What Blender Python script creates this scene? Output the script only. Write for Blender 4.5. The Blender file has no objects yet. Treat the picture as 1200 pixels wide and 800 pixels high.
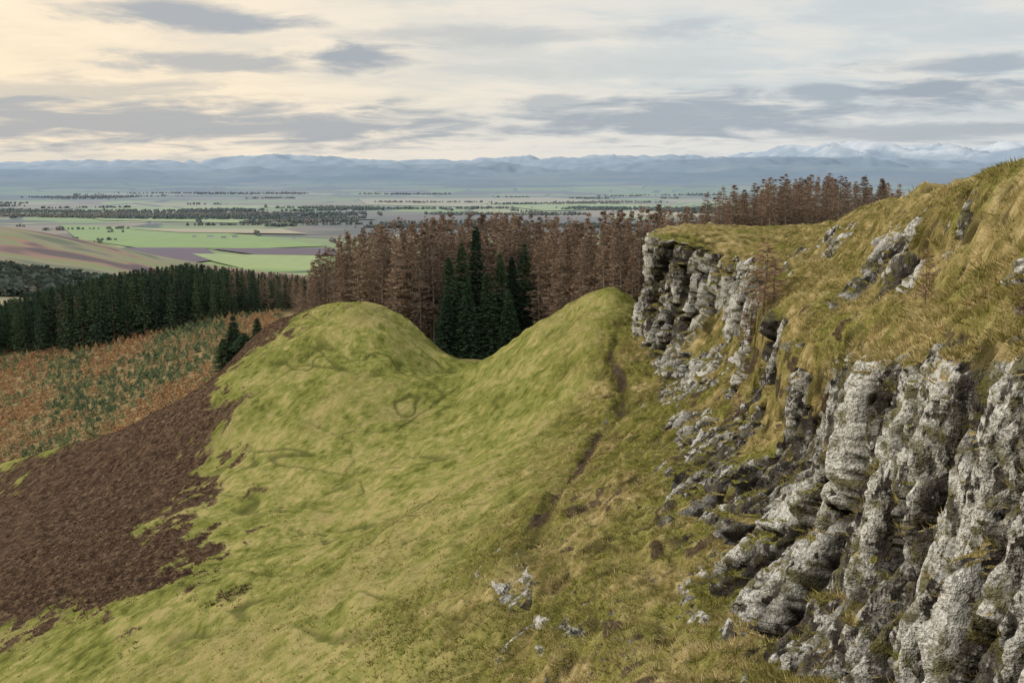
import bpy, math, numpy as np, time
T0=time.time()
rng=np.random.default_rng(7)
scene=bpy.context.scene
F=1167.0; TH=math.atan(195/F); CT,ST=math.cos(TH),math.sin(TH)
def backproject(u,v,Y):
    """image pixel (u,v) cast back through the camera to depth Y -> world x,z"""
    a=(u-600)/F; b=(400-v)/F; dy=CT+b*ST; dz=-ST+b*CT
    return Y*a/dy, Y*dz/dy
# ---------------------------------------------------------------- noise
def h3(ix,iy,iz,seed):
    h=(ix.astype(np.int64)*374761393+iy.astype(np.int64)*668265263+iz.astype(np.int64)*2147483647+seed*974634777)&0xFFFFFFFF
    h=((h^(h>>13))*1274126177)&0xFFFFFFFF
    h=((h^(h>>16))*2246822519)&0xFFFFFFFF
    h=h^(h>>15)
    return (h&0xFFFFFF)/float(0xFFFFFF)
def vn(x,y,z,seed=0):
    x,y,z=np.broadcast_arrays(x,y,z)
    ix=np.floor(x);iy=np.floor(y);iz=np.floor(z)
    fx=x-ix;fy=y-iy;fz=z-iz
    fx=fx*fx*(3-2*fx);fy=fy*fy*(3-2*fy);fz=fz*fz*(3-2*fz)
    r=0
    for a in (0,1):
        wa=fx if a else 1-fx
        for b in (0,1):
            wb=fy if b else 1-fy
            for c in (0,1):
                wc=fz if c else 1-fz
                r=r+wa*wb*wc*h3(ix+a,iy+b,iz+c,seed)
    return r*2-1
def vn2(x,y,seed=0):
    ix=np.floor(x);iy=np.floor(y);fx=x-ix;fy=y-iy
    fx=fx*fx*(3-2*fx);fy=fy*fy*(3-2*fy);z=np.zeros_like(ix)
    r=0
    for a in (0,1):
        wa=fx if a else 1-fx
        for b in (0,1):
            wb=fy if b else 1-fy
            r=r+wa*wb*h3(ix+a,iy+b,z,seed)
    return r*2-1
def fbm(x,y,z,o=4,seed=0,g=.5):
    r=0;a=1;s=0
    for i in range(o):
        r=r+a*vn(x*2**i,y*2**i,z*2**i,seed+i*17);s+=a;a*=g
    return r/s
def fbm2(x,y,o=4,seed=0,g=.5):
    r=0;a=1;s=0
    for i in range(o):
        c,d=math.cos(i*1.1),math.sin(i*1.1)
        r=r+a*vn2((x*c-y*d)*2**i+i*3.7,(x*d+y*c)*2**i-i*5.1,seed+i*17);s+=a;a*=g
    return r/s
def worley(x,y,z,seed=0,jit=1.):
    ix=np.floor(x);iy=np.floor(y);iz=np.floor(z)
    f1=np.full(x.shape,9.);f2=np.full(x.shape,9.);idv=np.zeros(x.shape);ida=np.zeros(x.shape)
    for a in (-1,0,1):
        for b in (-1,0,1):
            for c in (-1,0,1):
                cx=ix+a;cy=iy+b;cz=iz+c
                hx=h3(cx,cy,cz,seed);hy=h3(cx,cy,cz,seed+1);hz=h3(cx,cy,cz,seed+2)
                ex=cx+hx-x;ey=cy+hy-y;ez=cz+hz-z
                d=ex**2+ey**2+ez**2
                m=d<f1
                f2=np.where(m,f1,np.minimum(f2,d))
                v=(hx*7.13+hy*3.77+hz)%1.0
                idv=np.where(m,v,idv)
                ida=np.where(m,ex*(hy-.5)*2.0+ey*(hx-.5)*.25,ida)
                f1=np.where(m,d,f1)
    return np.sqrt(f1),np.sqrt(f2),idv,ida
def ss(a,b,x):
    t=np.clip((x-a)/(b-a),0,1);return t*t*(3-2*t)
# ---------------------------------------------------------------- mesh helpers
def make_mesh(name,V,Fc,mats=(),matidx=None,smooth=True,attrs=None,parent=None,link=True):
    me=bpy.data.meshes.new(name)
    V=np.asarray(V,dtype=np.float32);Fc=np.asarray(Fc,dtype=np.int32)
    k=Fc.shape[1];n=len(Fc)
    me.vertices.add(len(V));me.vertices.foreach_set('co',V.ravel())
    me.loops.add(n*k);me.loops.foreach_set('vertex_index',Fc.ravel())
    me.polygons.add(n)
    me.polygons.foreach_set('loop_start',np.arange(0,n*k,k,dtype=np.int32))
    if matidx is not None: me.polygons.foreach_set('material_index',np.asarray(matidx,dtype=np.int32))
    me.polygons.foreach_set('use_smooth',np.full(n,smooth,dtype=bool))
    for m in mats: me.materials.append(m)
    if attrs:
        for kx,val in attrs.items():
            a=me.attributes.new(kx,'FLOAT','POINT');a.data.foreach_set('value',np.asarray(val,dtype=np.float32).ravel())
    me.update(calc_edges=True)
    if not link: return me
    ob=bpy.data.objects.new(name,me);scene.collection.objects.link(ob)
    if parent: ob.parent=parent
    return ob
def grid_faces(nr,nc):
    i=np.arange(nr*nc).reshape(nr,nc)
    return np.stack([i[:-1,:-1],i[:-1,1:],i[1:,1:],i[1:,:-1]],-1).reshape(-1,4)
# ---------------------------------------------------------------- node helpers
class NT:
    def __init__(s,t): s.t=t
    def n(s,ty,**kw):
        x=s.t.nodes.new(ty)
        for k,v in kw.items(): setattr(x,k,v)
        return x
    def put(s,sock,val):
        if isinstance(val,bpy.types.NodeSocket): s.t.links.new(val,sock)
        else:
            if isinstance(val,tuple) and len(val)==3 and sock.type=='RGBA': val=val+(1,)
            sock.default_value=val
    def math(s,op,a,b=0.0,c=None,clamp=False):
        x=s.n('ShaderNodeMath',operation=op,use_clamp=clamp);s.put(x.inputs[0],a);s.put(x.inputs[1],b)
        if c is not None:s.put(x.inputs[2],c)
        return x.outputs[0]
    def add(s,*a):
        r=a[0]
        for b in a[1:]: r=s.math('ADD',r,b)
        return r
    def mul(s,a,b): return s.math('MULTIPLY',a,b)
    def vmath(s,op,a,b=(0,0,0)):
        x=s.n('ShaderNodeVectorMath',operation=op);s.put(x.inputs[0],a);s.put(x.inputs[1],b)
        return x.outputs['Value'] if op in('LENGTH','DOT_PRODUCT') else x.outputs[0]
    def noise(s,vec,scale,detail=4,rough=.6,dist=0):
        x=s.n('ShaderNodeTexNoise');s.put(x.inputs['Vector'],vec);x.inputs['Scale'].default_value=scale
        x.inputs['Detail'].default_value=detail;x.inputs['Roughness'].default_value=rough;x.inputs['Distortion'].default_value=dist
        return x.outputs['Fac']
    def vor(s,vec,scale,feature='F1',metric='EUCLIDEAN',out='Distance',rand=1.0):
        x=s.n('ShaderNodeTexVoronoi',feature=feature)
        if feature!='DISTANCE_TO_EDGE': x.distance=metric
        s.put(x.inputs['Vector'],vec);x.inputs['Scale'].default_value=scale;x.inputs['Randomness'].default_value=rand
        return x.outputs[out]
    def ramp(s,fac,stops,interp='LINEAR'):
        x=s.n('ShaderNodeValToRGB');cr=x.color_ramp;cr.interpolation=interp
        while len(cr.elements)<len(stops):cr.elements.new(.5)
        for e,(p,c) in zip(cr.elements,stops):
            e.position=p
            e.color=(c,c,c,1) if isinstance(c,(int,float)) else tuple(c)+(1,)
        s.put(x.inputs[0],fac);return x.outputs[0]
    def mix(s,fac,a,b,blend='MIX'):
        x=s.n('ShaderNodeMix',data_type='RGBA',blend_type=blend);s.put(x.inputs[0],fac);s.put(x.inputs[6],a);s.put(x.inputs[7],b)
        return x.outputs[2]
    def attr(s,name):
        x=s.n('ShaderNodeAttribute');x.attribute_name=name;return x.outputs['Fac']
    def sstep(s,x,a,b):
        m=s.n('ShaderNodeMapRange',interpolation_type='SMOOTHSTEP');s.put(m.inputs[0],x)
        if a<b: m.inputs[1].default_value=a;m.inputs[2].default_value=b
        else:
            m.inputs[1].default_value=b;m.inputs[2].default_value=a;m.inputs[3].default_value=1;m.inputs[4].default_value=0
        return m.outputs[0]
    def mapv(s,vec,scale=(1,1,1),rot=(0,0,0),loc=(0,0,0)):
        m=s.n('ShaderNodeMapping');s.put(m.inputs[0],vec);m.inputs['Scale'].default_value=scale;m.inputs['Rotation'].default_value=rot;m.inputs['Location'].default_value=loc
        return m.outputs[0]
    def pos(s): return s.n('ShaderNodeNewGeometry').outputs['Position']
def new_mat(name):
    m=bpy.data.materials.new(name);m.use_nodes=True;t=m.node_tree;t.nodes.clear();return m,NT(t)
def finish(N,col,rough=.9,bump=None,bstr=.5,bdist=.05,spec=0.,trans=0):
    o=N.n('ShaderNodeOutputMaterial');b=N.n('ShaderNodeBsdfDiffuse')
    N.put(b.inputs['Color'],col)
    if bump is not None:
        bp=N.n('ShaderNodeBump');bp.inputs['Strength'].default_value=bstr;bp.inputs['Distance'].default_value=bdist
        N.put(bp.inputs['Height'],bump);N.t.links.new(bp.outputs[0],b.inputs['Normal'])
    N.t.links.new(b.outputs[0],o.inputs[0])
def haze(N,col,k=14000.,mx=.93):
    """aerial haze painted into the base colour by world distance from the view point"""
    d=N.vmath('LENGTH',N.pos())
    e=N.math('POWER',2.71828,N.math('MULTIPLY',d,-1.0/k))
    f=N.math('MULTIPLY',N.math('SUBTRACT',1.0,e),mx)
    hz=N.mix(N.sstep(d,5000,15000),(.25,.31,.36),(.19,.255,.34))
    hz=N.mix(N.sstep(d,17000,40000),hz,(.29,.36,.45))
    return N.mix(f,col,hz)  # haze is painted over the surface colour, no scattering medium

# ================================================================ NEAR HILLSIDE
W=lambda x,z:(x,z,None)
SL={
-10:[W(60,1),W(25,-.5),W(14,-1.2),W(8,-1.7),W(4,-1.7),W(1,-1.7),W(-3,-3),W(-6,-6),W(-10,-9),W(-16,-13),W(-22,-16),W(-32,-20),W(-46,-25),W(-66,-30),W(-120,-40)],
0:[W(60,1),W(22,0),W(13,-1),W(8,-1.6),W(4,-1.7),W(1,-1.8),W(-1.5,-3.5),W(-5,-7),W(-9,-10.5),W(-14,-14),W(-20,-17.5),W(-31,-21.5),W(-44,-26),W(-64,-31),W(-120,-41)],
5:[W(60,1),W(20,0),W(12,-1),W(8,-2.2),W(6,-4),W(4.5,-6.4),W(2,-8),W(-2,-10),W(-6,-12.3),W(-12,-15.5),W(-18,-18.5),W(-29,-22.5),W(-41,-27),W(-62,-32),W(-120,-42)],
10:[W(60,1),W(16,.5),W(11,-1),W(7.8,-2.8),W(7.,-4.8),W(6.1,-7.4),W(3.2,-9.4),W(-.5,-11.5),W(-4.5,-14),W(-10,-17),W(-17,-20),W(-28,-23.5),W(-40,-27.5),W(-60,-33),W(-120,-43)],
14:[W(60,1),(1600,195),(1400,350),(1290,480),(1250,650),(1165,880),W(3.2,-10.8),W(-.5,-13),W(-4.2,-15.2),W(-9.5,-18),W(-16,-20.8),W(-27,-24.2),W(-38,-27.8),W(-58,-33.5),W(-120,-44)],
20:[W(60,1),(1360,205),(1210,330),(1110,450),(1078,610),(990,810),W(2.6,-12.6),W(-.5,-14.8),W(-4,-16.8),W(-9,-19.3),W(-15,-21.7),W(-25,-24.9),W(-36,-28.3),W(-56,-34),W(-120,-44)],
28:[W(60,1),(1200,208),(1110,335),(1005,445),(975,570),(868,692),(720,770),W(0,-16.4),W(-4,-18.2),W(-9,-20.6),W(-15,-22.8),W(-25,-25.8),W(-35,-29),W(-54,-35),W(-120,-45)],
40:[W(70,.5),(1112,220),(1010,325),(925,390),(900,485),(805,570),(640,650),(500,740),(400,790),W(-11.5,-23),W(-16.5,-25),W(-25,-28),W(-34,-31),W(-52,-37),W(-120,-48)],
60:[W(80,0),(1040,240),(955,295),(880,340),(860,415),(795,482),(700,522),(620,560),(500,610),(400,655),(300,695),(200,727),(0,800),W(-52,-39),W(-130,-52)],
80:[W(85,-2),(995,256),(935,278),(862,304),(842,365),(785,430),(735,455),(680,480),(590,525),(460,580),(350,610),(200,645),(0,715),(-400,830),W(-150,-56)],
88:[W(90,-3),(965,265),(900,270),(768,283),(762,345),(752,398),(728,408),(690,428),(600,495),(470,550),(350,583),(200,612),(0,685),(-400,795),W(-150,-58)],
105:[W(100,-4),(1050,263),(930,264),(800,266),(785,320),(770,368),(752,374),(708,364),(620,425),(505,495),(390,508),(250,550),(60,610),(-250,700),W(-150,-60)],
114:[W(103,-5),(1050,265),(935,266),(815,269),(795,320),(775,368),(755,366),(711,343),(634,388),(520,462),(425,466),(280,503),(95,575),(-190,665),W(-150,-60)],
119:[W(105,-5),(1050,266),(940,266),(830,270),(800,320),(776,372),(750,358),(713,337),(640,374),(530,440),(438,448),(295,473),(120,543),(-150,640),W(-150,-61)],
130:[W(110,-6),(1060,268),(950,268),(840,275),(800,330),(775,378),(740,385),(695,380),(610,420),(528,440),(432,405),(310,430),(130,512),(-60,562),W(-160,-60)],
146:[W(118,-8),(1075,270),(958,273),(848,292),(796,338),(757,378),(706,402),(615,430),(532,424),(474,381),(422,361),(326,384),(190,490),(-20,582),W(-190,-74)],
151:[W(120,-8),(1080,270),(960,275),(850,295),(795,340),(755,378),(700,402),(620,430),(534,421),(474,372),(420,354),(330,374),(205,482),(0,590),W(-200,-78)],
170:[W(130,-10),(1100,280),(960,288),(860,308),(800,340),(755,365),(700,385),(620,405),(560,415),(490,410),(435,385),(345,405),(240,500),(0,612),W(-230,-84)],
200:[W(140,-14),(1100,282),(960,292),(860,308),(790,332),(740,350),(690,365),(620,382),(560,388),(500,388),(420,378),(335,405),(200,505),(0,562),W(-260,-88)],
232:[W(150,-24),(1100,300),(960,310),(860,325),(790,350),(740,365),(690,380),(620,395),(560,400),(500,400),(420,390),(335,425),(200,510),(0,560),W(-280,-95)]}
Ys=np.array(sorted(SL));C=np.zeros((len(Ys),15,2))
for i,Y in enumerate(Ys):
    for j,p in enumerate(SL[Y]):
        C[i,j]=(p[0],p[1]) if len(p)==3 else backproject(p[0],p[1],float(Y))
def pchip(xk,yk,x):
    h=np.diff(xk);sh=(len(h),)+(1,)*(yk.ndim-1);hh=h.reshape(sh)
    d=np.diff(yk,axis=0)/hh
    m=np.zeros_like(yk);m[0]=d[0];m[-1]=d[-1]
    w1=2*hh[1:]+hh[:-1];w2=hh[1:]+2*hh[:-1]
    a,b=d[:-1],d[1:]
    ok=(a*b)>0
    hm=np.where(ok,(w1+w2)/(w1/np.where(ok,a,1)+w2/np.where(ok,b,1)),0)
    av=(a+b)/2*.6
    m[1:-1]=np.where(ok,hm,av)
    k=np.clip(np.searchsorted(xk,x)-1,0,len(h)-1)
    t=((x-xk[k])/h[k]).reshape((-1,)+(1,)*(yk.ndim-1));H=h[k].reshape(t.shape)
    return (2*t**3-3*t*t+1)*yk[k]+(t**3-2*t*t+t)*H*m[k]+(-2*t**3+3*t*t)*yk[k+1]+(t**3-t*t)*H*m[k+1]
rowY=np.concatenate([np.linspace(-10,8,20,endpoint=False),np.exp(np.linspace(math.log(8),math.log(232),940))])
segs=[20,95,110,110,115,110,85,90,85,75,75,85,60,12]
tt=np.concatenate([np.linspace(i,i+1,n,endpoint=False) for i,n in enumerate(segs)]+[[14.]])
q=np.log(Ys+15.);A=pchip(q,C,np.log(rowY+15.))
G=pchip(np.arange(15.),A.transpose(1,0,2),tt).transpose(1,0,2)
NR,NC=G.shape[:2]
X=G[...,0].copy();Z=G[...,1].copy();Yg=np.repeat(rowY[:,None],NC,1).copy();Tg=np.repeat(tt[None],NR,0)
c4=np.argmin(abs(tt-4.0));sx_=X[:,c4];U=np.r_[0,np.cumsum(np.hypot(np.diff(sx_),np.diff(rowY)))]
Ug=np.repeat(U[:,None],NC,1)
def normals(X,Y,Z):
    def g(a,ax): return np.gradient(a,axis=ax)
    ax_,ay,az=g(X,1),g(Y,1),g(Z,1);bx,by,bz=g(X,0),g(Y,0),g(Z,0)
    nx=ay*bz-az*by;ny=az*bx-ax_*bz;nz=ax_*by-ay*bx
    l=np.sqrt(nx*nx+ny*ny+nz*nz)+1e-9
    s=np.sign((nz/l).mean())
    return nx/l*s,ny/l*s,nz/l*s
nx,ny,nz=normals(X,Yg,Z)
fadeN=ss(-2,12,Yg)
und=fbm2(X/13+3,Yg/13,3,5)*.8+fbm2(X/4,Yg/4,3,9,.6)*.30
und*=fadeN*(0.35+.65*ss(3,45,Yg))
rough=ss(7.8,6.2,Tg+.9*fbm2(X/5,Yg/5,3,44))
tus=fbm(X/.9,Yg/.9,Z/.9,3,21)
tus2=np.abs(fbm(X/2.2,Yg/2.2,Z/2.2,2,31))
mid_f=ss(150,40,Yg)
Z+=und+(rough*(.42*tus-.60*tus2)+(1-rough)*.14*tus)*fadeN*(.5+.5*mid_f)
trn=fbm2(X/8,Yg/8,2,77)
tr=np.sin((Z+.9*trn)*5.6)
Z+=.08*tr*fadeN*(Tg>5)*ss(13,9,Tg)
wn1=fbm2(X/9+.4*Yg/9,Yg/15,3,81,.45);wn2=fbm2(X/12-.5*Yg/12,Yg/30,3,82,.4);wn3=fbm2(X/10+.8*Yg/10,Yg/26,3,84,.4)
track=np.maximum(np.maximum(ss(.026,.008,abs(wn1)),ss(.024,.008,abs(wn2+.1))),ss(.024,.008,abs(wn3-.1)))*ss(6.9,7.6,Tg)*ss(11.5,10.5,Tg)*ss(-.5,0,fbm2(X/11,Yg/14,2,83))
Z-=.14*track*fadeN
pathc=6.2+.35*fbm2(Yg/9,X/9,2,90)
run=np.exp(-((Tg-pathc)/.16)**2)*ss(97,88,Yg)*ss(32,45,Yg)
Z-=.8*run*(.6+.4*fbm2(X/2,Yg/2,2,92))
# rock banding
pn=fbm(X/3.2,Yg/5.5,Z/3.2,3,60)
pn2=fbm(X/1.3,Yg/1.3,Z/1.9,3,66,.6)
band=ss(2.6,2.85,Tg+.22*pn)*ss(5.55,5.10,Tg+.3*pn)
up=ss(1.15,1.7,Tg)*ss(3.2,2.8,Tg)*ss(.08,.24,pn+.4*pn2)*ss(100,70,Yg)
up=np.maximum(up,np.exp(-((Yg-32)/4.)**2-((Tg-1.62)/.28)**2)*1.5*ss(-.25,.1,pn2))
lowr=ss(4.9,5.2,Tg)*ss(7.1,6.2,Tg)*ss(.10,.26,pn+.4*pn2-.09*(Tg-5))*ss(95,75,Yg)
prow=ss(80,84,Yg)
gap=ss(.02,.22,-(pn+.65*pn2)+.05*ss(28,40,Yg)-.08*ss(32,25,Yg))*(.42+.5*ss(26,36,Yg))*(1-prow*ss(5,4.6,Tg))
band*=1-.93*gap
wr=np.clip(np.maximum(band,np.maximum(up*.8,lowr*.8)),0,1)*ss(115,104,Yg)*ss(0,6,Yg)
m=wr>.01
px,py,pz,pu=X[m],Yg[m],Z[m],Ug[m]
dep=(px*.55-py*.05)
wu=.16*vn(pu/.9,pz/2.2,dep/4,3)+.06*vn(pu/.3,pz/.7,dep/4,13)
lean=.10*pz
f1,f2,i1,a1=worley((pu+wu+lean)/2.1,pz/9.+.5*vn(pu/3,pz/9,0*pu,5),dep/12.,100)
g1,g2,j1,b1=worley((pu+wu+lean)/.60,pz/3.8+.6*vn(pu/.8,pz/3,0*pu,8),dep/9.,200)
k1,k2,l1,c1=worley((pu+wu)/.24,pz/1.2,dep/4.,300)
e1=f2-f1;e2=g2-g1;e3=k2-k1
big=(i1-.45)*1.6+a1*.8-.7*ss(.12,0,e1)
med=(j1-.5)*.68+b1*.58-.44*ss(.15,0,e2)
sm=(l1-.5)*.18+c1*.15-.08*ss(.16,0,e3)
near=ss(90,45,py)
disp=(big*.70+med*(1+.5*(1-near))+sm)+.09*fbm(px/.35,py/.35,pz/.35,3,71,.6)
hl=np.sqrt(nx[m]**2+ny[m]**2)+1e-6
kk=ss(.30,.75,hl)
hx,hy,hz=nx[m]/hl*kk,ny[m]/hl*kk,nz[m]*.10
dx=disp*wr[m]
X[m]+=hx*dx;Yg[m]+=hy*dx*.8;Z[m]+=hz*dx
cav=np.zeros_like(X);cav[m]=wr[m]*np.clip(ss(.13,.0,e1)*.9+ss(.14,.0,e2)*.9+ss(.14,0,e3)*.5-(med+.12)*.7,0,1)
tone=np.zeros_like(X);tone[m]=j1*.6+l1*.25+i1*.15
nx2,ny2,nz2=normals(X,Yg,Z)
hi=tus+.7*fbm(X/.5,Yg/.5,Z/.5,2,73)
rock=wr*ss(.82,.58,nz2+.13*hi)
rock=np.maximum(rock,wr*.57*ss(.3,.7,wr)*ss(.93,.79,nz2+.12*hi))
brk=ss(-.45,.15,fbm2(X/1.6,Yg/2.6,4,91,.65))
dirt=.9*np.exp(-((Tg-pathc)/.13)**2)*ss(96,86,Yg)*ss(36,48,Yg)*brk
dirt=np.maximum(dirt,.75*ss(.16,.40,fbm(X/1.5,Yg/1.5,Z/1.5,4,95,.65))*ss(4.3,5,Tg)*ss(7.0,6.2,Tg)*ss(70,40,Yg))
dirt=np.maximum(dirt,.9*ss(.16,.36,fbm(X/1.2,Yg/1.2,Z/1.2,4,97,.6))*ss(2.3,2.8,Tg)*ss(5.6,5,Tg)*ss(84,60,Yg))
poly=np.array([(-29,154),(-33,147),(-37,138),(-38,128),(-38,118),(-33,106),(-32,96),(-34,88),(-28,81),(-24,70),(-31,69),(-37,74),(-46,77),(-60,83),(-80,87),(-120,92),(-120,118),(-80,116),(-68,124),(-58,138),(-50,152),(-38,160)],float)
def polydist(x,y,P):
    d=np.full(x.shape,1e9);ins=np.zeros(x.shape,bool)
    for i in range(len(P)):
        a=P[i];b=P[(i+1)%len(P)];e=b-a
        t=np.clip(((x-a[0])*e[0]+(y-a[1])*e[1])/(e@e),0,1)
        d=np.minimum(d,np.hypot(x-a[0]-t*e[0],y-a[1]-t*e[1]))
        c=((a[1]>y)!=(b[1]>y))&(x<(b[0]-a[0])*(y-a[1])/(b[1]-a[1]+1e-12)+a[0]);ins^=c
    return np.where(ins,d,-d)
hf=fbm2(X/1.3,Yg/2.2,4,56,.7)
pd=polydist(X,Yg,poly)+6.*fbm2(X/6+.2*Yg/6,Yg/10,3,55,.6)
heather=ss(-2.6,2.8,pd+7.5*hf)
heather=np.maximum(heather,.75*ss(.30,.5,fbm2(X/3.5,Yg/5,3,57)+.3*hf)*ss(-14,-2,pd))
Z+=heather*.28*fbm2(X/.8,Yg/.8,2,59)
scar=np.exp(-(((X+40)/3.)**2+((Yg-147)/5.)**2))
heather=np.maximum(heather,scar*ss(-.6,.2,hf))
ff=fbm2(X/.5,Yg/.7,3,145,.75)
gv=.5+.28*fbm2(X/14,Yg/20,3,140)+.26*fbm2(X/3.0,Yg/4.2,4,141,.75)+.34*hf+.40*ff
gm2=ss(-.10,.55,fbm2(X/7,Yg/10,5,142,.7)+.35*hf)
moss=ss(-.10,.30,fbm(X/2.6,Yg/2.6,Z/2.6,4,143,.6)+.30*(Tg-3.6)/3)
jt=.5+.5*fbm(X/.32,Yg/.32,Z/.32,2,144)
dk=np.maximum(ss(-.12,-.5,tus),.8*run)*rough  # shadow painted into the tussock hollows, plus the dark gully strip

mat,N=new_mat('hillside_turf_and_rock')
P=N.pos()
fin=N.noise(P,2.6,4,.7);vf=N.noise(P,13,2,.65)
tex=N.add(N.mul(fin,.6),N.mul(vf,.4))
gvs=N.add(N.mul(N.attr('gv'),.62),N.mul(tex,.38))
green=N.ramp(gvs,[(.28,(.095,.104,.027)),(.42,(.175,.186,.048)),(.54,(.245,.240,.076)),(.68,(.355,.305,.125))])
green=N.mix(N.mul(N.attr('gm2'),.50),green,N.ramp(tex,[(.38,(.20,.16,.065)),(.6,(.38,.315,.15))]))
green=N.mix(N.mul(N.attr('track'),.8),green,(.080,.085,.028))
og=N.add(N.mul(N.attr('gv'),.30),N.mul(tex,.42),N.mul(N.attr('jt'),.28))
olive=N.ramp(og,[(.34,(.060,.052,.018)),(.43,(.14,.12,.040)),(.53,(.27,.215,.09)),(.66,(.46,.37,.19))])
mossc=N.ramp(tex,[(.40,(.060,.066,.014)),(.6,(.22,.225,.05))])
olive=N.mix(N.mul(N.attr('moss'),.7),olive,mossc)
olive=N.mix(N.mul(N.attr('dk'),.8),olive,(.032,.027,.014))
turf=N.mix(N.attr('rough'),green,olive)
dirtc=N.ramp(tex,[(.38,(.030,.022,.017)),(.62,(.105,.075,.052))])
heath=N.ramp(N.add(N.mul(tex,.6),N.mul(N.attr('jt'),.4)),[(.36,(.030,.020,.014)),(.5,(.085,.056,.038)),(.64,(.18,.125,.080))])
hn=N.add(N.attr('heather'),N.mul(N.math('SUBTRACT',tex,.5),2.2))
turf=N.mix(N.sstep(hn,.3,.7),turf,heath)
dn=N.add(N.attr('dirt'),N.mul(N.math('SUBTRACT',tex,.5),1.2))
turf=N.mix(N.mul(N.sstep(dn,.38,.66),.9),turf,dirtc)
Pv=N.mapv(P,(1,1,.45))
r1=N.noise(Pv,3.0,5,.75)
rr=N.add(N.mul(r1,.55),N.mul(vf,.20),N.mul(N.attr('jt'),.25))
rb=N.ramp(rr,[(.37,(.024,.021,.019)),(.47,(.066,.059,.052)),(.57,(.135,.124,.110)),(.69,(.24,.225,.20))])
lic=N.ramp(N.add(N.mul(r1,.44),N.mul(fin,.36),N.mul(N.attr('tone'),.28)),[(.528,0.),(.575,1.)])
rockc=N.mix(lic,rb,N.ramp(vf,[(.36,(.31,.305,.285)),(.62,(.66,.65,.61))]))
rockc=N.mix(N.mul(N.ramp(N.add(N.mul(fin,.5),N.mul(N.attr('jt'),.5)),[(.51,0.),(.60,1.)]),.85),rockc,(.105,.094,.030))
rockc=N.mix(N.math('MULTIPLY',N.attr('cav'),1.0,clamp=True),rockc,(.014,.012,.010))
rn=N.add(N.attr('rock'),N.mul(N.math('SUBTRACT',N.add(N.mul(fin,.6),N.mul(N.attr('jt'),.4)),.5),1.5))
rm=N.sstep(rn,.33,.46)
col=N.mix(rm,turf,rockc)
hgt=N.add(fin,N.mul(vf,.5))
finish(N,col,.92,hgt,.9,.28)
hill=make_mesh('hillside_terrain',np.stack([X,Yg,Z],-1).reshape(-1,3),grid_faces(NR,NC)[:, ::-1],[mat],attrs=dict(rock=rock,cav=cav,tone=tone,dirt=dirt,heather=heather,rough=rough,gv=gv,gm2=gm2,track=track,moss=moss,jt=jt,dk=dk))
print('hill',time.time()-T0)
def ground(x,y):
    r=int(np.clip(np.searchsorted(rowY,y),0,NR-1));o=np.argsort(X[r]);return float(np.interp(x,X[r][o],Z[r][o]))

# ================================================================ VALLEY SHEET
cps=[]
def cp(u,v,Y):
    x,z=backproject(u,v,float(Y));cps.append((x,Y,z))
for u,v in [(1100,292),(960,302),(860,318),(740,358),(620,390),(500,395),(420,385),(335,415),(200,510),(0,562)]: cp(u,v,215)
for a in [(-300,640,240),(0,543,240),(100,528,235),(260,448,235),(0,432,335),(130,402,335),(250,380,335),(340,370,335),(-300,470,335),
          (0,398,430),(100,376,430),(200,358,430),(340,360,430),(-300,430,430),(600,385,280),(900,335,280),(1300,310,280),(600,370,450),(900,340,450),(1400,320,450),
          (0,392,560),(350,362,600),(-400,420,600),(900,345,800),(1500,330,800),(100,372,800),(-400,380,900),
          (0,266,1500),(60,277,1500),(120,293,1500),(200,312,1500),(300,335,1500),(-300,235,1500),(-900,200,1600),(0,335,1050),(100,345,1050),(250,350,1050),(-300,320,1050),(450,345,1500),(900,345,1500),(1500,345,1500),
          (0,300,2100),(300,308,2100),(700,310,2100),(1200,310,2100),(-600,290,2100),(2000,310,2100),(2000,330,900),(1700,280,300)]: cp(*a)
cps=np.array(cps,float)
def tps_fit(P):
    xy=P[:,:2]/500.;n=len(P)
    d=np.linalg.norm(xy[:,None]-xy[None],axis=-1)
    K=np.where(d>0,d*d*np.log(d+1e-9),0)+np.eye(n)*.0006
    Q=np.c_[np.ones(n),xy];M=np.block([[K,Q],[Q.T,np.zeros((3,3))]])
    return xy,np.linalg.solve(M,np.r_[P[:,2],0,0,0])
_xy,_w=tps_fit(cps)
def tps(x,y):
    x=x/500.;y=y/500.;r=_w[-3]+_w[-2]*x+_w[-1]*y
    for i in range(len(_xy)):
        d2=(x-_xy[i,0])**2+(y-_xy[i,1])**2
        r=r+_w[i]*.5*d2*np.log(d2+1e-12)
    return r
PL=-195.
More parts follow.
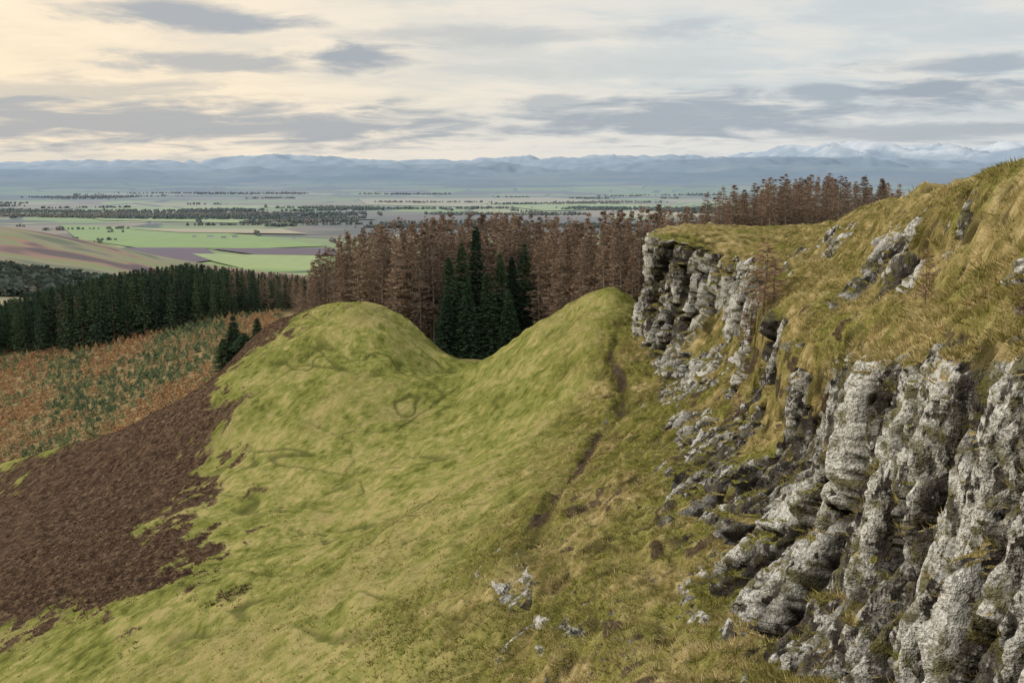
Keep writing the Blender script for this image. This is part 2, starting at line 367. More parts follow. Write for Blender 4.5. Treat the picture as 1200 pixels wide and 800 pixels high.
def land(x,y):
    x=np.asarray(x,float);y=np.asarray(y,float)
    a=x/y
    near=tps(np.clip(x,-1500,1500),np.minimum(y,2400))
    near=np.maximum(near,PL)+1.5*fbm2(x/60,y/60,3,5)*ss(400,700,y)
    w=ss(1600,2250,y)
    foot=ss(9000,17000,y)*ss(30000,22000,y)*(60+230*np.clip(.35+fbm2(x/4200,y/3000,4,12),0,2))*(.7+.3*ss(-.1,.4,a))
    env=ss(19000,36000,y)*(1-.7*ss(42000,60000,y))
    uu=600+a*F
    tgt=np.interp(uu,[-600,0,150,330,420,520,640,740,800,880,960,1080,1200,1800],[560,430,600,730,600,500,620,700,690,930,1060,1030,1180,1100])
    rid=1-np.abs(fbm2(x/4200,y/6500,5,33,.6))*2.0
    hills=env*(tgt+195)*(.50+.5*np.clip(rid,0,1)+.16*fbm2(x/1000,y/1600,4,36,.6))
    rid2=1-np.abs(fbm2(x/3000+7,y/4200,5,43,.6))*2.0
    hills2=ss(15000,23000,y)*ss(32000,25000,y)*(100+340*np.clip(rid2,0,1))*np.interp(uu,[-600,200,420,560,900,1200,1800],[.55,.6,.75,.8,.95,.9,.9])
    far=PL+foot+np.maximum(hills,hills2)
    return near*(1-w)+far*w
nr,nc=760,820
ry=np.exp(np.linspace(math.log(212),math.log(66000),nr));ra=np.linspace(-1.7,1.7,nc)
ra=np.sign(ra)*np.abs(ra/1.7)**1.35*1.7
LX=ry[:,None]*ra[None];LY=np.repeat(ry[:,None],nc,1);LZ=land(LX,LY)
LZ-=10*ss(232,214,LY)
wd=fbm2(LX/2600,LY/1300,5,301,.6);snf=fbm2(LX/900,LY/1600,5,302,.65)
snl=np.interp(600+LX/LY*F,[0,300,420,700,860,1000],[180,90,280,260,40,-20])   # snow line is higher in the west
mat,N=new_mat('strath_farmland')
P=N.pos()
fr=N.mapv(P,(1/560.,1/820.,0),(0,0,.32))
cellc=N.vor(fr,1.0,out='Color',metric='CHEBYCHEV',rand=.85)
sx=N.n('ShaderNodeSeparateColor');N.put(sx.inputs[0],cellc);rnd=sx.outputs[0];rnd2=sx.outputs[1]
fieldc=N.ramp(rnd,[(0,(.20,.29,.07)),(.22,(.28,.34,.12)),(.34,(.125,.080,.080)),(.5,(.36,.31,.18)),(.60,(.17,.25,.07)),(.72,(.24,.18,.13)),(.82,(.32,.35,.15)),(.92,(.13,.095,.082))],'CONSTANT')
fieldc=N.mix(N.mul(rnd2,.35),fieldc,(.24,.20,.12))
fieldc=N.mix(N.ramp(N.noise(P,.012,2,.6),[(.35,0.),(.7,.25)]),fieldc,(.14,.12,.08))
edge=N.vor(fr,1.0,feature='DISTANCE_TO_EDGE',rand=.85)
fieldc=N.mix(N.sstep(edge,.03,.012),fieldc,(.06,.065,.04))
sp=N.n('ShaderNodeSeparateXYZ');N.put(sp.inputs[0],P)
py_,pz_,px_=sp.outputs['Y'],sp.outputs['Z'],sp.outputs['X']
wood=N.mul(N.sstep(N.attr('wd'),.12,.18),N.sstep(py_,2600,3600))
woodc=N.ramp(N.noise(P,.02,2,.6),[(.35,(.05,.06,.05)),(.6,(.11,.085,.065))])
col=N.mix(wood,fieldc,woodc)
moor=N.ramp(N.add(N.mul(N.attr('wd'),.5),.5),[(.38,(.05,.06,.05)),(.52,(.13,.11,.08)),(.66,(.21,.21,.12))])
col=N.mix(N.sstep(pz_,-150,-60),col,moor)
nearm=N.sstep(py_,1000,700)
rough_g=N.ramp(N.noise(P,.25,4,.65),[(.35,(.08,.08,.03)),(.5,(.17,.13,.06)),(.65,(.27,.18,.085))])
col=N.mix(nearm,col,rough_g)
hw=N.mul(N.sstep(py_,900,1100),N.sstep(py_,1900,1750))
strip=N.noise(N.mapv(P,(1/500.,1/90.,1/30.),(0,0,.25)),1.0,2,.5)
hc=N.ramp(strip,[(.36,(.11,.075,.075)),(.44,(.27,.165,.115)),(.5,(.18,.21,.085)),(.58,(.24,.20,.13)),(.66,(.12,.13,.075))])
col=N.mix(hw,col,hc)
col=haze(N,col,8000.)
sn=N.math('SUBTRACT',N.add(pz_,N.mul(N.attr('snf'),900)),N.attr('snl'))
snow=N.mul(N.sstep(sn,600,1100),N.sstep(py_,24000,30000))
col=N.mix(N.mul(snow,.52),col,(.56,.60,.65))
finish(N,col)
make_mesh('valley_terrain',np.stack([LX,LY,LZ],-1).reshape(-1,3),grid_faces(nr,nc),[mat],attrs=dict(wd=wd,snf=snf,snl=snl))
print('land',time.time()-T0)
def field(name,pts,colr,zoff):
    m,N=new_mat(name+'_soil');P=N.pos()
    c=N.mix(N.noise(N.mapv(P,(.02,.004,0),(0,0,.3)),1.0,3,.6),colr,tuple(x*.72 for x in colr))
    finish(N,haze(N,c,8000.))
    V=[]
    for u,v in pts:
        x,z=backproject(u,v,1000.);k=(PL+2+zoff)/z;V.append((x*k,1000.*k,PL+2+zoff))
    n=len(V);me=bpy.data.meshes.new(name);me.from_pydata(V,[],[tuple(range(n))]);me.materials.append(m)
    o=bpy.data.objects.new(name,me);scene.collection.objects.link(o)
    if me.polygons[0].normal.z<0: me.flip_normals()
GR=(.23,.32,.085);GR2=(.30,.36,.13);PLO=(.125,.078,.095);STB=(.40,.34,.21);PL2=(.17,.11,.11)
field('pasture_field',[(70,263),(205,268),(300,276),(385,288),(300,291),(160,290),(90,280)],GR,0)
field('ploughed_field',[(120,290),(240,290),(262,303),(215,309),(160,306)],PLO,.6)
field('pasture_field',[(225,297),(370,299),(395,318),(300,318),(250,306)],GR2,.9)
field('ploughed_field',[(245,291),(390,290),(400,299),(300,298)],PLO,1.3)
field('stubble_field',[(150,268),(330,268),(360,274),(210,272)],STB,1.6)
field('pasture_field',[(90,252),(250,251),(400,257),(330,262),(120,258)],GR2,0)
field('stubble_field',[(420,233),(640,231),(760,237),(600,243),(430,240)],STB,0)
field('pasture_field',[(560,238),(740,239),(800,243),(640,247)],GR2,.9)
field('ploughed_field',[(300,252),(420,250),(440,257),(330,258)],PL2,1.4)
field('pasture_field',[(0,246),(140,247),(90,252),(0,253)],GR,1.8)

# ================================================================ TREES
def strips(P0,P1,w,rg):
    d=P1-P0;r=rg.normal(size=d.shape);s=np.cross(d,r);s/=np.linalg.norm(s,axis=1,keepdims=True)+1e-9
    s*=np.asarray(w).reshape(-1,1)*.5
    V=np.stack([P0-s,P0+s,P1],1).reshape(-1,3);return V,np.arange(len(V)).reshape(-1,3)
def leafs(P0,P1,w,rg):
    d=P1-P0;r=rg.normal(size=d.shape);s=np.cross(d,r);s/=np.linalg.norm(s,axis=1,keepdims=True)+1e-9
    s*=np.asarray(w).reshape(-1,1)*.5;M=P0+.55*d
    V=np.stack([P0,M+s,P1,M-s],1).reshape(-1,3)
    i=np.arange(len(P0))*4;return V,np.concatenate([np.stack([i,i+1,i+2],1),np.stack([i,i+2,i+3],1)])
def trunk(h,r,rg,bend=.15,seg=8,k=6):
    V=[];Fc=[]
    ph=rg.uniform(0,6)
    for i in range(seg+1):
        t=i/seg;c=np.array([bend*math.sin(t*2+ph)*t,bend*math.cos(t*1.7+ph)*t,t*h-.5*(i==0)])
        for j in range(k):
            a=j/k*6.283;V.append(c+np.array([math.cos(a),math.sin(a),0])*r*(1-t*.93))
    for i in range(seg):
        for j in range(k):
            a=i*k+j;b=i*k+(j+1)%k;Fc+= [(a,b,b+k),(a,b+k,a+k)]
    return np.array(V),np.array(Fc)
def join(parts):
    V=[];Fc=[];M=[];o=0
    for v,f,m in parts: V.append(v);Fc.append(f+o);M.append(np.full(len(f),m));o+=len(v)
    return np.concatenate(V),np.concatenate(Fc),np.concatenate(M)
def larch(h,rg,nb=95,ntw=15,R=2.5,start=.18,tw=.10):
    az=rg.uniform(0,6.283,nb);t=start+(1-start)*rg.uniform(0,1,nb)**.85;t=np.clip(t,0,.985)
    prof=np.clip((1-t)**.75*1.15,0,1)*np.clip(.45+(t-start)*2.5,.3,1)
    L=R*prof*rg.uniform(.65,1.15,nb)+.15
    P0=np.stack([0*t,0*t,t*h],1);sl=rg.uniform(-.15,.35,nb)
    D=np.stack([np.cos(az),np.sin(az),sl],1);P1=P0+D*L[:,None]
    parts=[(*trunk(h,h*.010+.03,rg),0),(*strips(P0,P1,.035+L*.022,rg),0)]
    f=rg.uniform(.12,1,(nb,ntw));B=P0[:,None]+D[:,None]*(L[:,None]*f)[...,None]
    a2=az[:,None]+rg.choice([-1,1],(nb,ntw))*rg.uniform(.3,1.3,(nb,ntw))
    l2=(.25+.28*L[:,None]*(1.1-f))*rg.uniform(.6,1.4,(nb,ntw))
    D2=np.stack([np.cos(a2),np.sin(a2),rg.uniform(-.5,.5,(nb,ntw))],-1)
    E=B+D2*l2[...,None]
    parts.append((*strips(B.reshape(-1,3),E.reshape(-1,3),rg.uniform(tw*.5,tw,nb*ntw),rg),1))
    ts=rg.uniform(.9,1,6);parts.append((*strips(np.stack([0*ts,0*ts,ts*h],1),np.stack([rg.normal(0,.1,6),rg.normal(0,.1,6),ts*h+.6],1),.05,rg),1))
    return join(parts)
def spruce(h,rg,nb=170,nl=20,R=3.0,lw=.26,start=.04):
    t=np.sort(start+(1-start)*rg.uniform(0,1,nb)**1.05);t=np.clip(t,0,.985);az=np.arange(nb)*2.39996+rg.uniform(-.4,.4,nb)
    L=R*(1-t)**.8*rg.uniform(.72,1.12,nb)+.12
    P0=np.stack([0*t,0*t,t*h],1)
    f=rg.uniform(.08,1,(nb,nl))
    droop=(-.30*f+.18*f*f)*(1.2-t[:,None])
    r=L[:,None]*f
    B=np.stack([np.cos(az)[:,None]*r,np.sin(az)[:,None]*r,t[:,None]*h+droop*L[:,None]],-1)
    a2=az[:,None]+rg.choice([-1,1],(nb,nl))*rg.uniform(.1,1.1,(nb,nl))
    l2=(.22+.22*L[:,None]*(1.15-f))*rg.uniform(.7,1.4,(nb,nl))
    D2=np.stack([np.cos(a2),np.sin(a2),rg.uniform(-.65,.05,(nb,nl))],-1)
    E=B+D2*l2[...,None]
    P1=np.stack([np.cos(az)*L*.95,np.sin(az)*L*.95,t*h-.14*L],1)
    v,fc=leafs(B.reshape(-1,3),E.reshape(-1,3),rg.uniform(lw*.6,lw*1.2,nb*nl),rg)
    ts=rg.uniform(.93,1,8);top=strips(np.stack([0*ts,0*ts,ts*h],1),np.stack([rg.normal(0,.12,8),rg.normal(0,.12,8),ts*h+.5],1),.12,rg)
    return join([(*trunk(h,h*.011+.03,rg,.05),0),(*strips(P0,P1,.05+L*.02,rg),0),(v,fc,1),(*top,1)])
def tree_mats(nm,bark,stops,hz=None,tr=.0):
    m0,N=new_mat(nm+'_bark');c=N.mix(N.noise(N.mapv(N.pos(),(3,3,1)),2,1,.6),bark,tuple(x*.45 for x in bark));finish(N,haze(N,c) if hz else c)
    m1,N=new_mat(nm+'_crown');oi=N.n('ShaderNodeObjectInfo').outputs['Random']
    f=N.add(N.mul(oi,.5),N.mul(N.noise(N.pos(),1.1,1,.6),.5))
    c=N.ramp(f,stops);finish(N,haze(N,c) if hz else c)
    return [m0,m1]
LM=tree_mats('larch',(.27,.24,.21),[(.25,(.165,.122,.094)),(.5,(.255,.185,.140)),(.75,(.355,.260,.185))])
SM=tree_mats('spruce',(.14,.11,.085),[(.25,(.028,.050,.033)),(.5,(.048,.082,.046)),(.75,(.080,.120,.060))],True)
def proto(name,tri,mats): 
    V,Fc,M=tri;return make_mesh(name,V,Fc,mats,M,smooth=False,link=False)
larches=[proto('larch_mesh',larch(18,np.random.default_rng(i),nb=125,ntw=17,R=rng.uniform(2.4,3.1),start=.12,tw=.16),LM) for i in range(7)]
spr_hi=[proto('spruce_mesh',spruce(20,np.random.default_rng(50+i),nb=330,nl=30,R=3.5,lw=.24),SM) for i in range(4)]
spr_lo=[proto('spruce_far_mesh',spruce(18,np.random.default_rng(80+i),nb=110,nl=14,R=2.9,lw=.45,start=.1),SM) for i in range(6)]
print('protos',time.time()-T0)
def empty(name):
    e=bpy.data.objects.new(name,None);scene.collection.objects.link(e);return e
def place(me,name,x,y,z,s,parent=None,sxy=None,tilt=.02):
    o=bpy.data.objects.new(name,me);scene.collection.objects.link(o);o.location=(x,y,z)
    k=s if sxy is None else sxy
    o.scale=(k,k,s);o.rotation_euler=(rng.normal(0,tilt),rng.normal(0,tilt),rng.uniform(0,6.28))
    if parent:o.parent=parent
    return o
lw=empty('larch_wood')
sky_u=[300,345,360,380,410,450,500,540,580,640,700,740,790,830,860,900,950,1000,1030,1045,1100]
sky_v=[352,335,310,292,270,259,252,250,247,252,250,240,240,238,224,212,201,209,212,232,258]
front_x=np.array([-60,-44,-40,-32,-22,-14,-5,3,10,16,22,35,50,70]);front_y=np.array([215,200,184,172,165,164,176,170,141,133,126,124,124,126])
cnt=0
for gx in np.arange(-46,82,2.7):
    for gy in np.arange(122,206,2.9):
        x=gx+rng.uniform(-1.1,1.1);y=gy+rng.uniform(-1.2,1.2)
        fy=np.interp(x,front_x,front_y)
        if y<fy+rng.uniform(0,3): continue
        u=600+x/y*F*.985
        if u<350 or u>1042: continue
        if y>fy+46: continue
        if u>940 and rng.random()<.25: continue
        z=ground(x,y)
        vt=np.interp(u,sky_u,sky_v)
        _,zt=backproject(u,vt,y)
        h=(zt-z)*rng.uniform(.84,1.04)-rng.uniform(0,1.0)
        h=min(max(h,7),25)
        if y-fy<4: h*=rng.uniform(.82,.97)
        place(larches[rng.integers(7)],'larch',x,y,z-.3,h/18,lw,sxy=max(.66,h/18)*rng.uniform(.85,1.1));cnt+=1
print('larches',cnt)
for u,vt,Y,s in [(529,300,163,.95),(541,283,166,1.),(558,264,169,1.05),(574,318,162,.9),(589,296,165,.95),(603,300,168,.9),(614,284,171,.95),(548,330,160,.85),(522,345,161,.8),(598,340,160,.8)]:
    x,zt=backproject(u,vt,Y);z=ground(x,Y)-.3
    place(spr_hi[rng.integers(4)],'spruce_tree',x,Y,z,(zt-z)/20,sxy=s)
for u,vt,Y in [(272,370,154),(300,372,160),(286,390,152),(262,396,153)]:
    x,zt=backproject(u,vt,Y);z=ground(x,Y)-.3
    place(spr_hi[rng.integers(4)],'spruce_tree',x,Y,z,(zt-z)/20,sxy=.72 if u<300 else .6)
sf=empty('spruce_forest');pts=[]
for gy in np.arange(336,490,4.1):
    for gx in np.arange(-330,-60,3.8):
        x=gx+rng.uniform(-1.5,1.5);y=gy+rng.uniform(-1.6,1.6);u=600+x/y*F
        if u<-110 or u>358: continue
        if y<338+12*math.sin(x/17.)+rng.uniform(0,6): continue
        pts.append((x,y,u))
pts=np.array(pts);pz_l=land(pts[:,0],pts[:,1])
for (x,y,u),z in zip(pts,pz_l):
    vt=np.interp(u,[-200,0,60,130,220,300,360],[372,352,338,322,310,318,324]);_,zt=backproject(u,vt,y)
    h=min(max((zt-z)*rng.uniform(.78,1.08),10),25)
    me=spr_lo[rng.integers(6)]
    if (u>265 and rng.random()<.45) or rng.random()<.03: me=larches[rng.integers(7)]
    place(me,'spruce',x,y,z-.4,h/18,sf,sxy=max(.8,h/18)*rng.uniform(.85,1.15))
print('spruces',len(pts),time.time()-T0)
def merged(name,tri,Pp,S,Rz,mats,extra=None,sz=None):
    V,Fc,M=tri;n=len(Pp);c,s=np.cos(Rz),np.sin(Rz)
    sz=S if sz is None else sz
    x=(V[None,:,0]*c[:,None]-V[None,:,1]*s[:,None])*S[:,None]+Pp[:,0:1]
    y=(V[None,:,0]*s[:,None]+V[None,:,1]*c[:,None])*S[:,None]+Pp[:,1:2]
    z=V[None,:,2]*sz[:,None]+Pp[:,2:3]
    VV=np.stack([x,y,z],-1).reshape(-1,3);FF=(Fc[None]+(np.arange(n)*len(V))[:,None,None]).reshape(-1,Fc.shape[1])
    return make_mesh(name,VV,FF,mats,np.tile(M,n),False,attrs=dict(tint=np.repeat(extra if extra is not None else rng.random(n),len(V))))
def young(rg):
    n=64;t=rg.uniform(.02,1,n)**.9;az=rg.uniform(0,6.28,n);L=1.15*(1-t)**.8*rg.uniform(.6,1.2,n)+.10
    P0=np.stack([np.cos(az)*L*.1,np.sin(az)*L*.1,t*3.],1);P1=np.stack([np.cos(az)*L,np.sin(az)*L,t*3.+rg.uniform(-.2,.15,n)],1)
    v,f=leafs(P0,P1,rg.uniform(.25,.5,n),rg);return join([(v,f,0),(*trunk(3.1,.05,rg,.05,3,4),0)])
m,N=new_mat('young_larch_foliage')
c=N.ramp(N.attr('tint'),[(0,(.42,.255,.13)),(.24,(.33,.21,.12)),(.42,(.45,.32,.17)),(.58,(.28,.23,.12)),(.68,(.14,.18,.09)),(.82,(.21,.255,.12)),(.93,(.095,.14,.075))],'CONSTANT')
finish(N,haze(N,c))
pp=[]
for gy in np.arange(200,347,2.0):
    for gx in np.arange(-240,-55,1.9):
        x=gx+rng.uniform(-.8,.8);y=gy+rng.uniform(-.9,.9);u=600+x/y*F
        if u<-110 or u>330: continue
        if rng.random()<.12: continue
        pp.append((x,y))
pp=np.array(pp);zz=land(pp[:,0],pp[:,1])
zg=np.array([ground(a,b) if b<228 else -999 for a,b in pp]);zz=np.where(pp[:,1]<228,np.maximum(zz-10*ss(232,214,pp[:,1]),zg),zz)
Pp=np.c_[pp,zz-.1];n=len(Pp)
patch=fbm2(pp[:,0]/16,pp[:,1]/24,3,8)
tint=np.clip(.47+.6*patch*1.4+rng.normal(0,.22,n),0,.99)
merged('young_larch_plantation',young(np.random.default_rng(3)),Pp,rng.uniform(.6,1.1,n),rng.uniform(0,6.28,n),[m],tint,sz=rng.uniform(.4,.85,n))
print('young',n,time.time()-T0)
def clump(rg):
    n=26;th=rg.uniform(0,6.28,n);zz=rg.uniform(.0,1,n);r=.5*np.sqrt(np.clip(1-(zz*1.1-.35)**2,.05,1))
    P=np.stack([np.cos(th)*r,np.sin(th)*r,zz],1);P1=P*np.array([.4,.4,1])+np.array([0,0,.2])
    v,f=leafs(P,P1+rg.normal(0,.12,(n,3)),rg.uniform(.35,.6,n),rg);return join([(v,f,0)])
m,N=new_mat('valley_wood_foliage')
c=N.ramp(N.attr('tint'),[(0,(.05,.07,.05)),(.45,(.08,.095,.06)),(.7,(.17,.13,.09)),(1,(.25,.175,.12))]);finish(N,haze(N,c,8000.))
n0=300000
yy=np.exp(rng.uniform(math.log(620),math.log(10500),n0));aa=rng.uniform(-.7,.7,n0);xx=aa*yy
nz_=fbm2(xx/900,yy/420,4,123,.5)
u=600+aa*F
keep=(nz_>.33)&((yy>3400)|((yy>2400)&(u>420)))
keep|=(np.abs(yy-5000-250*np.sin(xx/700))<340)&(u<430)&(nz_>-.1)
keep|=(np.abs(yy-3600-0.12*xx-120*np.sin(xx/400))<45)&(u<420)&(nz_>.08)
keep|=(yy>620)&(yy<1150)&(nz_>-.05)&(u>-100)
keep|=(yy>1250)&(yy<1900)&(nz_>.3)&(u<200)
xx,yy=xx[keep],yy[keep];k=rng.random(len(xx))<np.minimum(1,27000/len(xx));xx,yy=xx[k],yy[k]
for i in range(44):
    cx=rng.uniform(-.6,.5);cy=math.exp(rng.uniform(math.log(2400),math.log(6500)));cx*=cy
    ang=.32+(math.pi/2)*rng.integers(0,2)+rng.normal(0,.06);Lh=rng.uniform(200,600);nn=int(Lh/12)
    s_=rng.uniform(-.5,.5,nn)*Lh;xx=np.r_[xx,cx+np.cos(ang)*s_];yy=np.r_[yy,cy+np.sin(ang)*s_]
n=len(xx);hh=rng.uniform(5,11,n)*np.where(yy>4000,1.1,1)
merged('valley_woodland',clump(np.random.default_rng(4)),np.c_[xx,yy,land(xx,yy)-.5],hh*rng.uniform(1.,1.9,n),rng.uniform(0,6.28,n),[m],np.clip(.40+fbm2(xx/700,yy/400,2,9)*.8+rng.normal(0,.15,n),0,1),sz=hh)
print('woods',n,time.time()-T0)
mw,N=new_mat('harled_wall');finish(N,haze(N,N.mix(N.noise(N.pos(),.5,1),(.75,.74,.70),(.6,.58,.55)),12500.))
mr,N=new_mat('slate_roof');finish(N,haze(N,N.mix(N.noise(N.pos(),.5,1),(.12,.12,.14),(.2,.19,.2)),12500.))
mk,N=new_mat('window_glass');finish(N,(.04,.05,.06))
def farmhouse(u,v,w=16,d=8,h=5.5,rz=.3):
    x,z=backproject(u,v,1000.);k=PL/z;x*=k;y=1000*k
    e=empty('farmhouse');e.location=(x,y,float(land(x,y)));e.rotation_euler=(0,0,rz)
    a,b=w/2,d/2;V=[(-a,-b,-1),(a,-b,-1),(a,b,-1),(-a,b,-1),(-a,-b,h),(a,-b,h),(a,b,h),(-a,b,h),(-a,0,h+3),(a,0,h+3)]
    me=bpy.data.meshes.new('walls');me.from_pydata(V,[],[(0,1,5,4),(2,3,7,6),(1,2,6,9,5),(3,0,4,8,7)]);me.materials.append(mw)
    o=bpy.data.objects.new('walls',me);scene.collection.objects.link(o);o.parent=e
    q=.6;V=[(-a-q,-b-q,h-.3),(a+q,-b-q,h-.3),(a+q,0,h+3.3),(-a-q,0,h+3.3),(a+q,b+q,h-.3),(-a-q,b+q,h-.3)]
    me=bpy.data.meshes.new('roof');me.from_pydata(V,[],[(0,1,2,3),(3,2,4,5)]);me.materials.append(mr)
    o=bpy.data.objects.new('roof',me);scene.collection.objects.link(o);o.parent=e
    V=[];Fc=[]
    for i,wx in enumerate(np.linspace(-a*.7,a*.7,4)):
        V+=[(wx-.6,-b-.05,1.2),(wx+.6,-b-.05,1.2),(wx+.6,-b-.05,3),(wx-.6,-b-.05,3)];Fc.append(tuple(range(i*4,i*4+4)))
    me=bpy.data.meshes.new('windows');me.from_pydata(V,[],Fc);me.materials.append(mk)
    o=bpy.data.objects.new('windows',me);scene.collection.objects.link(o);o.parent=e
for u,v,w in [(247,279,22),(262,280,16),(228,279,14),(275,279,18),(345,280,14),(180,262,20),(322,262,16),(60,270,14),(395,262,18),(410,247,25)]: farmhouse(u,v,w,rz=rng.uniform(-.5,.5))

# ================================================================ GRASS TUSSOCKS
def sample(nn,wgt):
    w=wgt[:-1,:-1].ravel();idx=rng.choice(len(w),nn,p=w/w.sum());r,c=np.divmod(idx,NC-1)
    a,b=rng.random((2,nn))
    def L(Aq): return (Aq[r,c]*(1-a)+Aq[r+1,c]*a)*(1-b)+(Aq[r,c+1]*(1-a)+Aq[r+1,c+1]*a)*b
    return L(X),L(Yg),L(Z),r,c
gm,N=new_mat('tussock_grass')
c=N.ramp(N.attr('tint'),[(0,(.13,.13,.03)),(.35,(.24,.215,.07)),(.65,(.40,.32,.15)),(1,(.58,.47,.27))])
finish(N,c)
def grass(name,nn,wgt,hmin,hmax,nbl,wd,tb=0,mat_=None):
    x,y,z,r,c=sample(nn,wgt);h=rng.uniform(hmin,hmax,nn)
    tint=np.clip(.48+tb+.4*fbm2(x/3,y/3,2,5)-.2*moss[r,c]+rng.normal(0,.2,nn),0,1)
    B=np.repeat(np.stack([x,y,z-.03],1),nbl,0);H=np.repeat(h,nbl)*rng.uniform(.6,1.2,nn*nbl)
    az=rng.uniform(0,6.28,nn*nbl);ln=rng.uniform(.1,1.1,nn*nbl)
    off=np.stack([np.cos(az),np.sin(az),0*az],1)
    P0=B+off*(H*.3)[:,None];D=off*ln[:,None];D[:,0]-=.15;D[:,2]=1-.6*ln
    P1=P0+D*H[:,None]
    V,Fc=strips(P0,P1,H*wd,rng)
    make_mesh(name,V,Fc,[mat_ or gm],None,False,attrs=dict(tint=np.repeat(np.repeat(tint,nbl),3)))
wg=(1-np.clip(rock*1.8,0,1))*(1-np.clip(dirt,0,1))*ss(9,13,Yg)*ss(110,90,Yg)*rough*(Tg>.7)
wg*=ss(.38,.7,nz2)*(.3+.7*ss(-.2,.4,fbm2(X/2.5,Yg/2.5,3,5)))*(1+1.*(wr>.3))
grass('tussock_grass',46000,wg,.08,.26,9,.12)
wg2=ss(9,15,Yg)*ss(165,140,Yg)*(1-rough)*(Tg>6)*(Tg<13)*(1-np.clip(heather,0,1))*(1-np.clip(dirt,0,1))*(.15+ss(-.1,.4,fbm2(X/4,Yg/5,4,405,.65)))
grass('pasture_grass',36000,wg2,.06,.20,6,.22,-.10)
wg3=heather*ss(170,150,Yg)*(Tg>8)
hm,N=new_mat('heather_stems');c=N.ramp(N.attr('tint'),[(0,(.05,.032,.022)),(.5,(.12,.08,.055)),(1,(.24,.17,.11))]);finish(N,c)
grass('heather',18000,wg3,.10,.25,8,.28,0,hm)
print('grass',time.time()-T0)
SP=tree_mats('sapling',(.18,.15,.13),[(.2,(.15,.10,.07)),(.8,(.30,.20,.13))])
sap=[proto('sapling_mesh',larch(4,np.random.default_rng(200+i),nb=60,ntw=14,R=1.0,start=.06,tw=.05),SP) for i in range(3)]
for u,v,Y,h,sx_ in [(893,385,50,3.6,1.15),(906,380,48,2.7,.9),(880,385,52,2.6,.9),(868,420,46,1.8,.6),(1083,370,27,1.7,.30),(1190,640,18.5,1.6,.4)]:
    x,_=backproject(u,v,Y)
    place(sap[rng.integers(3)],'larch_sapling',x,Y,ground(x,Y)-.1,h/4,sxy=sx_)
def stone(rg):
    import bmesh
    bm=bmesh.new();bmesh.ops.create_icosphere(bm,subdivisions=2,radius=.5)
    V=np.array([v.co[:] for v in bm.verts]);Fc=np.array([[v.index for v in f.verts] for f in bm.faces]);bm.free()
    for _ in range(7):
        nrm=rg.normal(size=3);nrm/=np.linalg.norm(nrm);d=V@nrm;V=V-np.outer(np.clip(d-rg.uniform(.22,.36),0,1),nrm)
    return V,Fc,np.zeros(len(Fc))
m,N=new_mat('lichened_stone');P=N.pos();c=N.ramp(N.noise(P,5,3,.75),[(.35,(.04,.036,.03)),(.5,(.10,.092,.078)),(.68,(.26,.25,.22))]);finish(N,c)
wgs=ss(5,5.6,Tg)*ss(7.0,6.2,Tg)*ss(18,26,Yg)*ss(95,80,Yg)*(.25+ss(.1,.4,fbm2(X/3,Yg/3,3,15)))
x,y,z,_,_=sample(260,wgs);n=len(x);S=rng.uniform(.08,.22,n)
merged('scree_stones',stone(np.random.default_rng(9)),np.c_[x,y,z-S*.15],S,rng.uniform(0,6.28,n),[m],sz=S*.75)

# ================================================================ SKY
w=bpy.data.worlds.new('World');scene.world=w;w.use_nodes=True;w.node_tree.nodes.clear();N=NT(w.node_tree)
try: w.cycles.sampling_method='NONE'
except Exception as e: print(e)
SE,SA=math.radians(29),math.radians(-80)   # sun: west (left), low, behind thin cloud
skyt=N.n('ShaderNodeTexSky',sky_type='NISHITA');skyt.sun_disc=False;skyt.sun_elevation=SE;skyt.sun_rotation=SA
skyt.air_density=1.2;skyt.dust_density=2.5
d=N.n('ShaderNodeTexCoord').outputs['Generated']
s=N.n('ShaderNodeSeparateXYZ');N.put(s.inputs[0],d);dx_,dy_,dz_=s.outputs
az=N.math('ARCTAN2',dx_,dy_)
zz_=N.math('MAXIMUM',dz_,0.0);den=N.math('ADD',zz_,.12)
cv=N.n('ShaderNodeCombineXYZ');N.put(cv.inputs[0],N.math('DIVIDE',dx_,den));N.put(cv.inputs[1],N.math('DIVIDE',dy_,den));cv=cv.outputs[0]
n1=N.noise(N.mapv(cv,(.50,.85,1),loc=(3.1,1.7,0)),1.0,5,.58,.6)
n2=N.noise(N.mapv(cv,(2.2,2.6,1),loc=(7,2,4)),1.0,6,.60,.4)
n3=N.noise(N.mapv(cv,(.22,.35,1),loc=(1,5,9)),1.0,2,.5)
f=N.add(N.mul(n1,.6),N.mul(n2,.4))
wob=N.add(N.mul(N.math('SUBTRACT',n2,.5),3.2),N.mul(N.math('SUBTRACT',n1,.5),1.5))
def bank(u,v,ru,rv,st):
    a0=math.atan((u-600)/F);e0=(205-v)/F
    A=N.math('MULTIPLY_ADD',az,F/ru,-a0*F/ru);E=N.math('MULTIPLY_ADD',dz_,F/rv,-e0*F/rv)
    r=N.math('SQRT',N.math('MULTIPLY_ADD',A,A,N.mul(E,E)))
    r=N.add(r,wob)
    return N.mul(N.sstep(r,1.4,.40),st)
banks=None
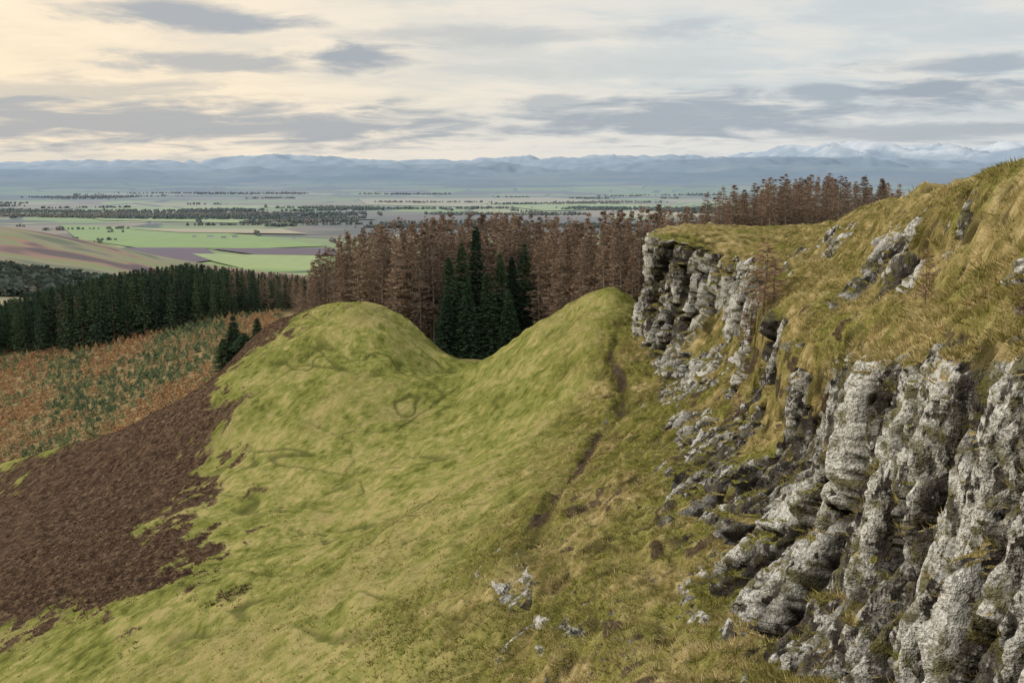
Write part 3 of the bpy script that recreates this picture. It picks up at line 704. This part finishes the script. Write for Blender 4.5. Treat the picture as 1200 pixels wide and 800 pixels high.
for b in [(260,38,140,14,.95),(425,76,70,14,1.),(270,86,115,10,.75),(240,150,340,24,.9),(90,118,170,15,.5),(810,142,190,26,.9),(1110,92,120,10,.75),(1100,118,90,16,1.),(650,125,50,12,.6),(955,118,50,11,.8),(620,50,220,10,.35),(1010,160,170,12,.65),(1180,125,60,12,.7)]:
    x=bank(*b);banks=x if banks is None else N.math('MAXIMUM',banks,x)
warm=N.sstep(az,.28,-.46)
bright=N.mix(warm,(.74,.77,.76),(1.04,.86,.62))
bright=N.mix(N.ramp(n3,[(.4,0.),(.62,1.)]),bright,N.mix(warm,(.63,.69,.72),(.90,.80,.66)))
bright=N.mix(N.mul(N.sstep(f,.48,.60),.7),bright,N.mix(warm,(.87,.83,.77),(1.12,.94,.70)))
glow=N.mul(N.sstep(dz_,.08,.02),.7)
bright=N.mix(glow,bright,N.mix(warm,(.81,.81,.79),(1.04,.90,.71)))
grey=N.mix(warm,(.38,.44,.51),(.43,.45,.48))
thin=N.mul(N.sstep(f,.54,.38),.40)
cl=N.mix(thin,bright,(.55,.59,.62))
cl=N.mix(banks,cl,grey)
zen=N.sstep(dz_,.2,.6)
cl=N.mix(zen,cl,(1.32,1.30,1.26))
lit=N.vmath('SCALE',cl);N.t.nodes[-1].inputs['Scale'].default_value=10.0
mixc=N.mix(.9,skyt.outputs[0],lit)
bg=N.n('ShaderNodeBackground');bg.inputs[1].default_value=.1;N.put(bg.inputs[0],mixc)
o=N.n('ShaderNodeOutputWorld');N.t.links.new(bg.outputs[0],o.inputs[0])
sd=bpy.data.lights.new('sun','SUN');sd.energy=2.3;sd.angle=math.radians(10);sd.color=(1,.92,.78)
so=bpy.data.objects.new('sun',sd);scene.collection.objects.link(so)
from mathutils import Vector
dirv=Vector((math.sin(SA)*math.cos(SE),math.cos(SA)*math.cos(SE),math.sin(SE)))
so.rotation_euler=dirv.to_track_quat('Z','Y').to_euler()
# ================================================================ CAMERA
cd=bpy.data.cameras.new('camera');cd.lens=35;cd.sensor_width=36;cd.clip_end=120000;cd.clip_start=.1
co=bpy.data.objects.new('camera',cd);scene.collection.objects.link(co);co.location=(0,0,0);co.rotation_euler=(math.pi/2-TH,0,0)
scene.camera=co
scene.view_settings.view_transform='Standard';scene.view_settings.look='None';scene.view_settings.exposure=0
print('done',time.time()-T0)
